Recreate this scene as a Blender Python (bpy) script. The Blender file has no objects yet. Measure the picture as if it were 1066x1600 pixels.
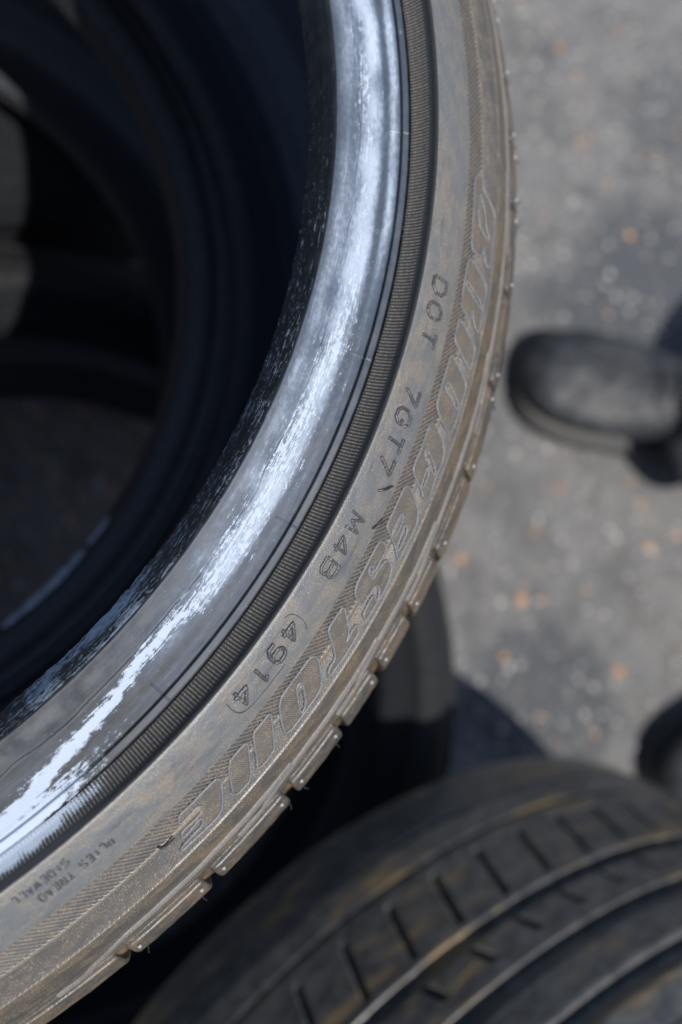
import bpy, math, random
import numpy as np
from mathutils import Matrix, Vector

random.seed(7)
rng = np.random.default_rng(7)
scene = bpy.context.scene
col = scene.collection

# ------------------------------------------------------------------ camera
cam_d = bpy.data.cameras.new("camera")
cam = bpy.data.objects.new("camera", cam_d)
col.objects.link(cam)
CR = [[0.9692128, -0.0297154, -0.2444249], [0.0, 0.9926910, -0.1206841], [0.2462245, 0.1169686, 0.9621288]]
CP = (0.1683525, -0.1488659, 0.2413485)
M4 = Matrix(CR).to_4x4()
M4.translation = Vector(CP)
cam.matrix_world = M4
cam_d.sensor_fit = 'VERTICAL'
cam_d.sensor_height = 22.3
cam_d.lens = 1430.33 / 1600 * 22.3
cam_d.clip_start = 0.01
cam_d.clip_end = 500
cam_d.dof.use_dof = True
cam_d.dof.focus_distance = 0.243
cam_d.dof.aperture_fstop = 3.4
cam_d.dof.aperture_blades = 0
scene.camera = cam

# ------------------------------------------------------------------ light
SUN_AZ, SUN_EL = math.radians(-47), math.radians(67)
sdir = Vector((math.cos(SUN_AZ) * math.cos(SUN_EL), math.sin(SUN_AZ) * math.cos(SUN_EL), math.sin(SUN_EL)))
world = bpy.data.worlds.new("World")
scene.world = world
world.use_nodes = True
wn = world.node_tree
bg = wn.nodes["Background"]
sky = wn.nodes.new("ShaderNodeTexSky")
sky.sky_type = 'NISHITA'
sky.sun_disc = False
sky.sun_elevation = SUN_EL
sky.sun_rotation = math.atan2(sdir.x, sdir.y)
wn.links.new(sky.outputs[0], bg.inputs[0])
bg.inputs[1].default_value = 0.10
sun_d = bpy.data.lights.new("sun", 'SUN')
sun_d.energy = 4.2
sun_d.angle = math.radians(0.53)
sun_d.color = (1.0, 0.95, 0.88)
sun = bpy.data.objects.new("sun", sun_d)
col.objects.link(sun)
sun.rotation_euler = sdir.to_track_quat('Z', 'Y').to_euler()
sun.location = (0, -2, 4)
vs = scene.view_settings
vs.view_transform = 'Standard'
vs.look = 'None'
vs.exposure = 0.52
vs.gamma = 1
vs.use_curve_mapping = False

GZ = -0.612          # ground height; the top tyre's bead heel is z = 0

# ------------------------------------------------------------------ mesh helpers
def tag(o, label=None, cat=None, group=None, kind=None):
    if label: o["label"] = label
    if cat: o["category"] = cat
    if group: o["group"] = group
    if kind: o["kind"] = kind
    return o

def mesh_np(name, V, F, uv=None, attrs=None, smooth=True):
    V = np.asarray(V, dtype=np.float32)
    F = np.asarray(F, dtype=np.int32)
    k = F.shape[1]
    me = bpy.data.meshes.new(name)
    me.vertices.add(len(V))
    me.vertices.foreach_set("co", V.ravel())
    me.loops.add(F.size)
    me.loops.foreach_set("vertex_index", F.ravel())
    me.polygons.add(len(F))
    me.polygons.foreach_set("loop_start", np.arange(0, F.size, k, dtype=np.int32))
    me.polygons.foreach_set("loop_total", np.full(len(F), k, dtype=np.int32))
    me.polygons.foreach_set("use_smooth", np.full(len(F), smooth, dtype=bool))
    me.update(calc_edges=True)
    if uv is not None:
        l = me.uv_layers.new(name="UVMap")
        l.data.foreach_set("uv", np.asarray(uv, dtype=np.float32)[F.ravel()].ravel())
    if attrs:
        for a, v in attrs.items():
            at = me.attributes.new(a, 'FLOAT', 'POINT')
            at.data.foreach_set("value", np.asarray(v, dtype=np.float32).ravel())
    me.validate()
    return me

def link(name, me, mat=None, parent=None):
    o = bpy.data.objects.new(name, me)
    col.objects.link(o)
    if mat is not None and not me.materials:
        me.materials.append(mat)
    if parent is not None:
        o.parent = parent
    return o

def empty(name, loc=(0, 0, 0)):
    o = bpy.data.objects.new(name, None)
    col.objects.link(o)
    o.location = loc
    return o

def grid_faces(nu, nv, wrap_u):
    """nu columns (theta), nv rows (profile)"""
    iu = np.arange(nu if wrap_u else nu - 1)
    iv = np.arange(nv - 1)
    a = (iu[:, None] * nv + iv[None, :]).ravel()
    un = (iu + 1) % nu
    b = (un[:, None] * nv + iv[None, :]).ravel()
    return np.stack([a, b, b + 1, a + 1], 1)

def dens(pts, step):
    """resample a (r,z) polyline in mm to about step, keeping corners"""
    out = [pts[0]]
    for p, q in zip(pts[:-1], pts[1:]):
        n = max(1, int(math.ceil(math.hypot(q[0] - p[0], q[1] - p[1]) / step)))
        for i in range(1, n + 1):
            t = i / n
            out.append((p[0] + (q[0] - p[0]) * t, p[1] + (q[1] - p[1]) * t))
    return np.array(out, dtype=float)

def smoothpoly(pts, it=2):
    p = np.array(pts, dtype=float)
    for _ in range(it):
        q = [p[0]]
        for a, b in zip(p[:-1], p[1:]):
            q += [a * .75 + b * .25, a * .25 + b * .75]
        q.append(p[-1])
        p = np.array(q)
    return p

def prof_normals(P):
    t = np.gradient(P, axis=0)
    t /= np.linalg.norm(t, axis=1)[:, None] + 1e-12
    return np.stack([-t[:, 1], t[:, 0]], 1)      # left of travel

def revolve(name, P, th, mat, parent, hfun=None, attr=None, flip=False, wrap=True, nrm=None, zoff=0.0):
    """P (r,z) in mm, th in degrees (ascending); hfun(TH,Rr,S)->mm along the normal"""
    P = np.asarray(P, float)
    N = prof_normals(P) if nrm is None else nrm
    if flip:
        N = -N
    s = np.concatenate([[0], np.cumsum(np.hypot(*np.diff(P, axis=0).T))])
    TH, RR = np.meshgrid(th, P[:, 0], indexing='ij')
    SS = np.meshgrid(th, s, indexing='ij')[1]
    ZZ = np.meshgrid(th, P[:, 1], indexing='ij')[1]
    NR = np.meshgrid(th, N[:, 0], indexing='ij')[1]
    NZ = np.meshgrid(th, N[:, 1], indexing='ij')[1]
    h = hfun(TH, RR, SS) if hfun else 0.0
    R2 = (RR + h * NR) / 1000
    Z2 = (ZZ + h * NZ) / 1000 + zoff
    a = np.radians(TH)
    V = np.stack([R2 * np.cos(a), R2 * np.sin(a), Z2], -1).reshape(-1, 3)
    uv = np.stack([a * 0.27, SS / 1000], -1).reshape(-1, 2)
    F = grid_faces(len(th), len(P), wrap)
    if flip:
        F = F[:, ::-1]
    at = {k: f(TH, RR, h).ravel() for k, f in attr.items()} if attr else None
    me = mesh_np(name, V, F, uv, at)
    return link(name, me, mat, parent)

def vnoise(x, seed, n=4096):
    t = np.random.default_rng(seed).random(n)
    i = np.floor(x).astype(int)
    f = x - i
    f = f * f * (3 - 2 * f)
    return t[i % n] * (1 - f) + t[(i + 1) % n] * f

def vnoise2(x, y, seed):
    n = 256
    t = np.random.default_rng(seed).random((n, n))
    i = np.floor(x).astype(int); j = np.floor(y).astype(int)
    f = x - i; g = y - j
    f = f * f * (3 - 2 * f); g = g * g * (3 - 2 * g)
    a = t[i % n, j % n] * (1 - f) + t[(i + 1) % n, j % n] * f
    b = t[i % n, (j + 1) % n] * (1 - f) + t[(i + 1) % n, (j + 1) % n] * f
    return a * (1 - g) + b * g

def sstep(a, b, x):
    t = np.clip((x - a) / (b - a), 0, 1)
    return t * t * (3 - 2 * t)

# ------------------------------------------------------------------ materials
def nodes(name):
    m = bpy.data.materials.new(name)
    m.use_nodes = True
    nt = m.node_tree
    b = nt.nodes["Principled BSDF"]
    return m, nt, b

class NB:
    """tiny node builder"""
    def __init__(s, nt): s.nt = nt
    def n(s, typ, **kw):
        x = s.nt.nodes.new(typ)
        for k, v in kw.items(): setattr(x, k, v)
        return x
    def l(s, a, b): s.nt.links.new(a, b)
    def val(s, inp, v):
        if hasattr(v, "type") or isinstance(v, bpy.types.NodeSocket): s.l(v, inp)
        else: inp.default_value = v
    def uv(s, su=1.0, sv=1.0):
        u = s.n("ShaderNodeUVMap"); u.uv_map = "UVMap"
        m = s.n("ShaderNodeMapping"); m.inputs["Scale"].default_value = (su, sv, 1)
        s.l(u.outputs[0], m.inputs[0]); return m.outputs[0]
    def obj(s, sc=1.0):
        t = s.n("ShaderNodeTexCoord")
        m = s.n("ShaderNodeMapping"); m.inputs["Scale"].default_value = (sc, sc, sc) if not isinstance(sc, tuple) else sc
        s.l(t.outputs["Object"], m.inputs[0]); return m.outputs[0]
    def noise(s, vec, scale=1.0, detail=3.0, rough=0.55, dist=0.0):
        x = s.n("ShaderNodeTexNoise")
        s.l(vec, x.inputs["Vector"])
        x.inputs["Scale"].default_value = scale; x.inputs["Detail"].default_value = detail
        x.inputs["Roughness"].default_value = rough; x.inputs["Distortion"].default_value = dist
        return x.outputs["Fac"]
    def attr(s, name):
        x = s.n("ShaderNodeAttribute"); x.attribute_name = name; return x.outputs["Fac"]
    def math(s, op, a, b=None, clamp=False):
        x = s.n("ShaderNodeMath", operation=op); x.use_clamp = clamp
        s.val(x.inputs[0], a)
        if b is not None: s.val(x.inputs[1], b)
        return x.outputs[0]
    def ramp(s, f, a, b, va=0.0, vb=1.0):
        x = s.n("ShaderNodeMapRange"); x.interpolation_type = 'SMOOTHSTEP'
        s.val(x.inputs[0], f)
        for i, v in enumerate((a, b, va, vb)): s.val(x.inputs[1 + i], v)
        return x.outputs[0]
    def mix(s, f, a, b):
        x = s.n("ShaderNodeMix", data_type='RGBA')
        s.val(x.inputs[0], f)
        for i, v in ((6, a), (7, b)):
            if isinstance(v, tuple): x.inputs[i].default_value = (*v, 1)
            else: s.l(v, x.inputs[i])
        return x.outputs[2]
    def bump(s, h, dist, strength=1.0):
        x = s.n("ShaderNodeBump"); s.l(h, x.inputs["Height"])
        x.inputs["Distance"].default_value = dist; x.inputs["Strength"].default_value = strength
        return x.outputs[0]

def mat_bead():
    m, nt, b = nodes("bead_rubber"); k = NB(nt)
    streak = k.noise(k.uv(55, 1500), 1.0, 4, 0.6, 0.3)
    scr = k.noise(k.uv(140, 5200), 1.0, 2, 0.5)
    blot = k.noise(k.uv(150, 230), 1.0, 4, 0.6)
    fine = k.noise(k.uv(2600, 3600), 1.0, 2, 0.5)
    pa = k.attr("paste")
    gran = k.noise(k.uv(420, 900), 1.0, 3, 0.6)
    def c0(x, f): return k.math('MULTIPLY', k.math('SUBTRACT', x, 0.5), f)
    brk = k.math('ADD', k.math('ADD', c0(streak, 1.2), c0(fine, 0.7)), k.math('ADD', c0(scr, 0.7), c0(gran, 1.2)))
    mask = k.ramp(k.math('ADD', k.math('MULTIPLY', pa, 0.95), k.math('MULTIPLY', brk, 1.25)), 0.52, 0.74)
    chalk_sheen = k.ramp(k.math('ADD', k.attr("film_sheen"), k.math('MULTIPLY', brk, 0.8)), 0.45, 1.25)
    c = k.mix(k.ramp(blot, 0.4, 0.75), (0.010, 0.012, 0.015), (0.024, 0.026, 0.029))
    c = k.mix(k.math('MULTIPLY', k.attr("film_sheen"), k.ramp(gran, 0.25, 0.7, 0.75, 1.1)), c, k.mix(k.ramp(k.attr("film_sheen"), 0.35, 0.95), (0.15, 0.195, 0.27), (0.36, 0.42, 0.51)))  # thin paste film, with the bead's blue sheen and highlight painted into it
    c = k.mix(k.math('MULTIPLY', chalk_sheen, 0.55), c, (0.40, 0.47, 0.58))
    dust = k.math('MULTIPLY', k.attr("dust"), k.ramp(blot, 0.25, 0.65))
    c = k.mix(dust, c, (0.088, 0.092, 0.098))
    c = k.mix(k.math('MULTIPLY', mask, 0.92), c, (0.37, 0.43, 0.52))
    sp = k.ramp(k.noise(k.uv(1300, 1500), 1.0, 1, 0.4), 0.77, 0.80)
    c = k.mix(k.math('MULTIPLY', sp, 0.5), c, (0.55, 0.5, 0.42))
    k.l(c, b.inputs["Base Color"])
    r = k.ramp(streak, 0.3, 0.75, 0.27, 0.38)
    r = k.math('ADD', r, k.math('MULTIPLY', chalk_sheen, 0.14))
    r = k.math('ADD', r, k.attr("matt"))
    r = k.math('ADD', r, k.math('MULTIPLY', mask, 0.25))
    r = k.math('ADD', r, k.math('MULTIPLY', dust, 0.25), True)
    k.l(r, b.inputs["Roughness"])
    b.inputs["Specular IOR Level"].default_value = 0.45
    h = k.math('ADD', k.math('MULTIPLY', streak, 0.40), k.math('MULTIPLY', blot, 0.35))
    h = k.math('ADD', h, k.math('MULTIPLY', scr, 0.22))
    h = k.math('ADD', h, k.math('MULTIPLY', mask, 0.30))
    h = k.math('ADD', h, k.math('MULTIPLY', k.math('MULTIPLY', k.noise(k.uv(1500, 1900), 1.0, 3, 0.6), mask), 0.55))
    k.l(k.bump(h, 0.00026, 0.8), b.inputs["Normal"])
    return m

def mat_rib():
    m, nt, b = nodes("ribbed_rubber"); k = NB(nt)
    fine = k.noise(k.uv(2200, 2600), 1.0, 3, 0.6)
    pa = k.attr("paste")
    cr = k.attr("crest")
    v = k.math('ADD', pa, k.math('MULTIPLY', k.math('SUBTRACT', fine, 0.5), 0.9))
    v = k.math('ADD', v, k.math('MULTIPLY', cr, 0.22))
    mask = k.ramp(v, 0.55, 0.85)
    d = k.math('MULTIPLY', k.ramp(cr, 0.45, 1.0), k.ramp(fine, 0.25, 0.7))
    c = k.mix(k.math('MULTIPLY', d, 0.9), (0.032, 0.031, 0.030), (0.25, 0.225, 0.19))  # paler crests: dust, plus a glint painted on the ribs
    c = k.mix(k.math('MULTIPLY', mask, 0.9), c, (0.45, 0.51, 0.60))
    k.l(c, b.inputs["Base Color"])
    b.inputs["Roughness"].default_value = 0.42
    k.l(k.bump(fine, 0.00012, 0.7), b.inputs["Normal"])
    return m

def mat_sidewall(name, grey, brown, amount, rough=0.62, recess=False, bump=0.00028, dark=(0.03, 0.03, 0.031)):
    m, nt, b = nodes(name); k = NB(nt)
    big = k.noise(k.uv(28, 75), 1.0, 4, 0.6, 0.4)
    mid = k.noise(k.uv(150, 260), 1.0, 5, 0.65, 0.3)
    fine = k.noise(k.uv(2400, 2600), 1.0, 3, 0.6)
    f = k.math('ADD', k.math('MULTIPLY', big, 0.6), k.math('MULTIPLY', mid, 0.45))
    br = k.ramp(f, 0.44, 0.72, 0.0, amount)
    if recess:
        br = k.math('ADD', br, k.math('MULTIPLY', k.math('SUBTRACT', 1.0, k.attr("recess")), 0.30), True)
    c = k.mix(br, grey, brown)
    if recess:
        c = k.mix(k.math('MULTIPLY', k.attr("recess"), 0.75), c, (0.040, 0.040, 0.042))  # shade in the grooves painted into the colour, for stronger relief
    thin = k.ramp(k.noise(k.uv(60, 420), 1.0, 4, 0.6), 0.52, 0.78, 0.0, 0.55)
    c = k.mix(thin, c, dark)
    sp = k.math('MULTIPLY', k.ramp(fine, 0.54, 0.66), k.ramp(mid, 0.40, 0.56, 0.15, 1.0))
    c = k.mix(k.math('MULTIPLY', sp, 0.6), c, (0.33, 0.27, 0.19))
    k.l(c, b.inputs["Base Color"])
    k.l(k.ramp(mid, 0.3, 0.7, rough - 0.1, rough + 0.1), b.inputs["Roughness"])
    h = k.math('ADD', k.math('MULTIPLY', fine, 0.5), mid)
    k.l(k.bump(h, bump, 0.9), b.inputs["Normal"])
    return m

def mat_plain(name, c1, c2, rough, sc=400.0, bump=0.0002, spec=0.5, coords='obj'):
    m, nt, b = nodes(name); k = NB(nt)
    n = k.noise(k.obj(sc), 1.0, 4, 0.6)
    k.l(k.mix(k.ramp(n, 0.35, 0.7), c1, c2), b.inputs["Base Color"])
    b.inputs["Roughness"].default_value = rough
    b.inputs["Specular IOR Level"].default_value = spec
    k.l(k.bump(n, bump, 0.7), b.inputs["Normal"])
    return m

def mat_worn_tread():
    m, nt, b = nodes("worn_tread"); k = NB(nt)
    t = k.n("ShaderNodeTexCoord"); t.object = T4REF
    sep = k.n("ShaderNodeSeparateXYZ"); k.l(t.outputs["Object"], sep.inputs[0])
    ang = k.math('ARCTAN2', sep.outputs[1], sep.outputs[0])
    def pol(su, sv):
        cb = k.n("ShaderNodeCombineXYZ")
        k.l(k.math('MULTIPLY', ang, 0.31 * su), cb.inputs[0]); k.l(k.math('MULTIPLY', sep.outputs[2], sv), cb.inputs[1])
        return cb.outputs[0]
    a = k.noise(pol(14, 75), 1.0, 4, 0.6, 0.5)
    g = k.noise(pol(80, 110), 1.0, 5, 0.65, 0.2)
    c = k.mix(k.ramp(g, 0.3, 0.7), (0.042, 0.043, 0.047), (0.105, 0.104, 0.100))
    c = k.mix(k.ramp(a, 0.52, 0.70, 0.0, 0.8), c, (0.25, 0.175, 0.085))
    k.l(c, b.inputs["Base Color"])
    k.l(k.ramp(a, 0.4, 0.7, 0.30, 0.5), b.inputs["Roughness"])
    k.l(k.bump(g, 0.0006, 0.6), b.inputs["Normal"])
    return m

def mat_ground():
    m, nt, b = nodes("asphalt"); k = NB(nt)
    g = k.noise(k.obj(420), 1.0, 4, 0.7)
    p = k.noise(k.obj(60), 1.0, 4, 0.6)
    q = k.noise(k.obj(7.0), 1.0, 5, 0.6, 0.5)
    c = k.mix(k.ramp(g, 0.3, 0.7), (0.078, 0.080, 0.084), (0.168, 0.167, 0.167))
    c = k.mix(k.ramp(p, 0.45, 0.75, 0.0, 0.5), c, (0.205, 0.195, 0.18))
    p2 = k.noise(k.obj(24), 1.0, 4, 0.65)
    c = k.mix(k.ramp(p2, 0.48, 0.66, 0.0, 0.55), c, (0.062, 0.060, 0.060))
    c = k.mix(k.ramp(q, 0.50, 0.72, 0.0, 0.62), c, (0.055, 0.058, 0.064))
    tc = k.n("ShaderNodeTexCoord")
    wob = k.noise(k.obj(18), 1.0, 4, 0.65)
    for (x, y, r, f) in ((0.735, 0.19, 0.16, 0.85), (0.585, -0.225, 0.12, 0.8), (0.80, 0.42, 0.12, 0.45)):  # soft dark patches paint in the leg's and leaning tyre's ground shadows
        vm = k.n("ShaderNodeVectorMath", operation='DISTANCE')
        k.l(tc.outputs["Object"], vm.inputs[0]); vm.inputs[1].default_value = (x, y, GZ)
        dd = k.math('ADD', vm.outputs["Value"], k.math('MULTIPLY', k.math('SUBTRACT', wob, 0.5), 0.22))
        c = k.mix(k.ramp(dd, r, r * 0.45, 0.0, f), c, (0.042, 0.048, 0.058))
    k.l(c, b.inputs["Base Color"])
    b.inputs["Roughness"].default_value = 0.85
    k.l(k.bump(g, 0.002, 0.9), b.inputs["Normal"])
    return m

M_BEAD = mat_bead()
M_RIB = mat_rib()
M_SIDE = mat_sidewall("dusty_sidewall", (0.086, 0.092, 0.099), (0.150, 0.122, 0.088), 0.6, 0.36)
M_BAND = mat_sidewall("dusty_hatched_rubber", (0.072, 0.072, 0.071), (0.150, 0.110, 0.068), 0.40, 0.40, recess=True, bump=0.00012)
M_SHOULDER = mat_sidewall("dusty_shoulder", (0.046, 0.044, 0.041), (0.105, 0.072, 0.040), 0.85, 0.38)
M_LETTER = mat_sidewall("rubbed_lettering", (0.100, 0.108, 0.120), (0.14, 0.115, 0.085), 0.35, 0.40)
M_RIDGE = mat_sidewall("rubbed_ridge", (0.110, 0.105, 0.103), (0.14, 0.112, 0.085), 0.6, 0.50)
M_CODE = mat_sidewall("rubbed_code", (0.032, 0.036, 0.043), (0.075, 0.062, 0.05), 0.3, 0.38)
M_DIRT = mat_plain("packed_dirt", (0.035, 0.028, 0.020), (0.115, 0.078, 0.044), 0.9, 260, 0.0008, 0.2)
M_CRACK = mat_plain("mould_gap", (0.02, 0.018, 0.016), (0.05, 0.035, 0.025), 0.7, 900)
M_LINER = mat_plain("inner_liner_rubber", (0.040, 0.043, 0.052), (0.058, 0.062, 0.072), 0.5, 300, 0.0003, 0.5)
M_BLACK = mat_plain("black_rubber", (0.014, 0.015, 0.018), (0.026, 0.027, 0.030), 0.50, 220, 0.0004, 0.45)
M_DEEP = mat_plain("shaded_black_rubber", (0.008, 0.009, 0.011), (0.013, 0.014, 0.016), 0.9, 220, 0.0004, 0.1)  # black rubber darkened further, shade of the stack's hole put into the colour
M_BLACK2 = mat_plain("matt_black_rubber", (0.008, 0.009, 0.011), (0.017, 0.018, 0.020), 0.8, 220, 0.0004, 0.25)
M_HAIR = mat_plain("rubber_hair", (0.012, 0.012, 0.012), (0.03, 0.03, 0.03), 0.4, 600)
M_NUB = mat_plain("glint_rubber_nub", (0.22, 0.23, 0.25), (0.35, 0.35, 0.35), 0.35, 600)  # pale colour paints the small highlight on each rubber nub
T4REF = empty("tyre", (0.440, -0.562, -0.352))
M_TREAD4 = mat_worn_tread()
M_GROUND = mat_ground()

# ------------------------------------------------------------------ ground
def build_ground():
    n = 2
    L = 30.0
    V = [(-L, -L, GZ), (L, -L, GZ), (L, L, GZ), (-L, L, GZ)]
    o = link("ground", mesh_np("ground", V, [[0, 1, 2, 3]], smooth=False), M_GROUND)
    tag(o, "grey speckled asphalt ground", None, None, "structure")
build_ground()

# ------------------------------------------------------------------ the lettered tyre on top of the stack
W = 185.0                      # heel to heel, mm
ZM = -W / 2
TOP = empty("tyre", (0, 0, 0))
tag(TOP, "dusty grey-brown tyre with DOT code and ribbed band, on top of the stack", "tyre", "tyres")

TH_FINE = np.arange(-64.0, 22.0, 0.036)
TH_ROUGH = np.arange(22.0, 296.0, 1.0)
TH = np.concatenate([TH_FINE, TH_ROUGH])
TH_MID = np.concatenate([np.arange(-64.0, 22.0, 0.12), TH_ROUGH])
TH_LOW = np.arange(0, 360, 1.0)

# --- outer profile, inner edge to outer edge (mm)
P_BEAD = [(226.5, -19), (224.2, -16.5), (223.0, -14.3), (222.8, -12.6), (223.5, -10.6), (225.6, -5.2), (227.5, -1.3), (228.2, -0.25),
          (228.6, 0.12), (229.1, 0.0), (230.6, 0.10), (232.6, 0.32), (234.4, 0.62), (236.2, 0.80), (238.6, 0.86), (241.2, 0.92), (243.6, 1.08),
          (245.6, 1.30), (247.1, 1.58), (247.45, 1.6), (247.9, 1.6), (249.7, 1.45), (250.2, 1.25), (250.7, 1.15)]
P_RIB = [(250.7, 1.15), (252.0, 2.0), (253.6, 3.5), (254.9, 5.2), (255.4, 6.1), (255.9, 7.4), (256.3, 7.95), (256.7, 8.05)]
P_SIDE = [(256.7, 8.05), (257.4, 7.9), (258.6, 7.35), (260.5, 6.4), (263.0, 4.95), (266.0, 2.85), (269.4, 0.05)]
P_BAND = [(269.4, 0.05), (272.5, -1.75), (276.0, -3.95), (279.5, -6.2), (283.2, -8.8)]
P_SHO = [(283.2, -8.8), (283.6, -9.15), (285.3, -10.9), (287.2, -13.6), (288.3, -15.4), (288.9, -16.3), (289.6, -17.1), (290.3, -18.6), (291.6, -21.2),
         (293.4, -24.3), (296.2, -29.6), (298.2, -35.5), (300.4, -52), (301.2, -70), (301.5, ZM)]
SURF = np.array(P_BEAD[8:] + P_RIB[1:] + P_SIDE[1:] + P_BAND[1:] + P_SHO[1:], float)
def surf_z(r):
    return np.interp(r, SURF[:, 0], SURF[:, 1])
def surf_n(r):
    d = 0.4
    s = (surf_z(r + d) - surf_z(r - d)) / (2 * d)
    k = np.sqrt(1 + s * s)
    return -s / k, 1 / k
def surf_pt(th, r, h):
    th = np.asarray(th, float); r = np.asarray(r, float)
    nr, nz = surf_n(r)
    R2 = (r + h * nr) / 1000
    a = np.radians(th)
    return np.stack([R2 * np.cos(a), R2 * np.sin(a), (surf_z(r) + h * nz) / 1000], -1)

# --- white tyre paste smeared along the bead (a stain with a shape of its own; its upper end also paints in the highlight)
PT = np.array([-60, -56, -52.7, -50, -46.1, -45.1, -42.5, -39.2, -37.3, -30, -25.4, -20.5, -14.7, -8, -2, 4, 12, 22])
PRc = np.array([246, 246, 244.6, 242.4, 239.9, 239.3, 237.4, 237.2, 238.4, 238.8, 237.6, 238.4, 239.2, 238.6, 237.5, 237.2, 238, 238])
PW = np.array([3.4, 3.2, 2.6, 2.0, 1.7, 1.6, 1.6, 1.9, 3.4, 4.6, 4.6, 4.2, 3.6, 3.0, 3.0, 3.2, 3, 3])
PG = np.array([1.25, 1.3, 1.35, 1.35, 1.30, 1.3, 1.15, 0.98, 0.84, 0.82, 0.80, 0.76, 0.72, 0.62, 0.56, 0.58, 0.5, 0.4])
def paste(TH_, RR, h):
    t = np.where(TH_ > 180, TH_ - 360, TH_)
    inr = (t > -66) & (t < 30)
    wob = (vnoise(t * 0.7, 3) - 0.5) * 1.0
    c = np.interp(t, PT, PRc) + wob
    w = np.interp(t, PT, PW) * (0.8 + 0.5 * vnoise(t * 2.3, 5))
    g = np.interp(t, PT, PG)
    v = g * np.exp(-((RR - c) / w) ** 2 * 0.9)
    # wider smear reaching the groove and the ribs at the low end
    lo = sstep(-43.0, -46.0, t) * np.exp(-((RR - (245.6 + (-44 - t) * 0.32)) / (2.2 + (-44 - t).clip(0) * 0.25)) ** 2) * (0.35 + 0.8 * sstep(-45, -52, t))
    v = np.maximum(v, lo * (0.75 + 0.45 * vnoise2(t * 1.1, RR * 0.35, 8)))
    # thin streaks on the bead seat
    seat = (RR < 228.0) * (0.42 + 0.35 * sstep(-34, -41, t) * sstep(-53, -44, t)) * (0.55 + 0.7 * vnoise2(t * 0.55, RR * 0.5, 9))
    v = np.maximum(v, seat * sstep(10, -20, t))
    return np.where(inr, v, 0.15)
def bead_dust(TH_, RR, h):
    t = np.where(TH_ > 180, TH_ - 360, TH_)
    lowend = sstep(-20, -40, t)
    d = np.exp(-((RR - 231.5) / 2.6) ** 2) * (0.18 + 0.75 * lowend)
    d = np.maximum(d, np.exp(-((RR - 248.8) / 1.0) ** 2) * 0.25 * sstep(10, -15, t))
    d = np.maximum(d, sstep(240, 244, RR) * (RR < 247) * 0.35 * sstep(-5, -25, t))
    return d
def bead_film_sheen(TH_, RR, h):  # strength of paste film plus painted sheen, brightest along the highlight core
    t = np.where(TH_ > 180, TH_ - 360, TH_)
    a = np.exp(-((RR - 239.0) / 4.8) ** 2) * 0.85 + 0.50 * np.exp(-((RR - 231.5) / 3.2) ** 2) + 0.35 * np.exp(-((RR - 245.5) / 1.6) ** 2) * sstep(-16, -8, t)
    a = a * (0.12 + 0.88 * sstep(-46, -32, t)) * (0.75 + 0.5 * vnoise2(t * 0.5, RR * 0.3, 26))
    a = a * (1 - 0.35 * np.exp(-((RR - 243.2) / 1.2) ** 2))
    a = a + (0.22 * sstep(247.7, 248.2, RR) * sstep(250.0, 249.5, RR) + 0.22 * sstep(243, 245, RR) * sstep(247.4, 246.8, RR)) * sstep(-52, -40, t)
    return np.where(RR < 228.4, 0.03, np.clip(a, 0, 1))
def line_r(RR, c, w):
    return np.exp(-((RR - c) / w) ** 2)
def mould_ribs(t, RR, rmin, rmax, cents, hgt=0.28, wd=0.22):
    o = 0
    for c in cents:
        o = o + hgt * np.exp(-((t - c) * math.pi / 180 * RR / wd) ** 2)
    return o * sstep(rmin - .4, rmin + .4, RR) * sstep(rmax + .3, rmax - .3, RR)
MOULD = [-1.5, -17.6, -29.7, -42.4, 14.5, -57.5]
def h_bead(TH_, RR, SS):
    t = np.where(TH_ > 180, TH_ - 360, TH_)
    top = SS > 21
    h = -0.95 * line_r(RR, 247.5, 0.26) * top - 1.0 * line_r(RR, 250.25, 0.32) * top + 0.25 * sstep(247.6, 248.1, RR) * sstep(250.2, 249.7, RR) * top
    fl = 234.9 + 1.3 * (vnoise(t * 0.55, 11) - 0.5) + 0.15 * (vnoise(t * 3.1, 12) - 0.5)
    h = h - 0.20 * np.exp(-((RR - fl) / 0.16) ** 2) * (0.35 + 0.9 * vnoise(t * 1.5, 13)) * top
    h = h + 0.10 * np.exp(-((RR - fl - 0.4) / 0.3) ** 2) * top
    h = h + mould_ribs(t, RR, 243.5, 250.6, MOULD, 0.3)
    # lumpy moulding and scuffs, stretched along the ring
    h = h + 0.22 * (vnoise2(t * 0.30, RR * 0.22, 21) - 0.5) + 0.06 * (vnoise2(t * 1.1, RR * 0.5, 22) - 0.5) + 0.010 * (vnoise2(t * 5, RR * 1.8, 23) - .5)
    # ragged toe edge
    h = h + 0.35 * (vnoise(t * 2.2, 24) - 0.5) * np.exp(-((RR - 222.9) / 0.9) ** 2) * (SS < 12) + 0.18 * (vnoise(t * 9, 25) - .5) * np.exp(-((RR - 222.9) / 0.7) ** 2)
    return h
revolve("bead", dens(P_BEAD, 0.16), TH, M_BEAD, TOP, h_bead, {"paste": paste, "dust": bead_dust, "film_sheen": bead_film_sheen, "matt": lambda T_, R_, h: 0.30 * sstep(-16, -34, np.where(T_ > 180, T_ - 360, T_)) * (R_ > 228.6)})

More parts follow.
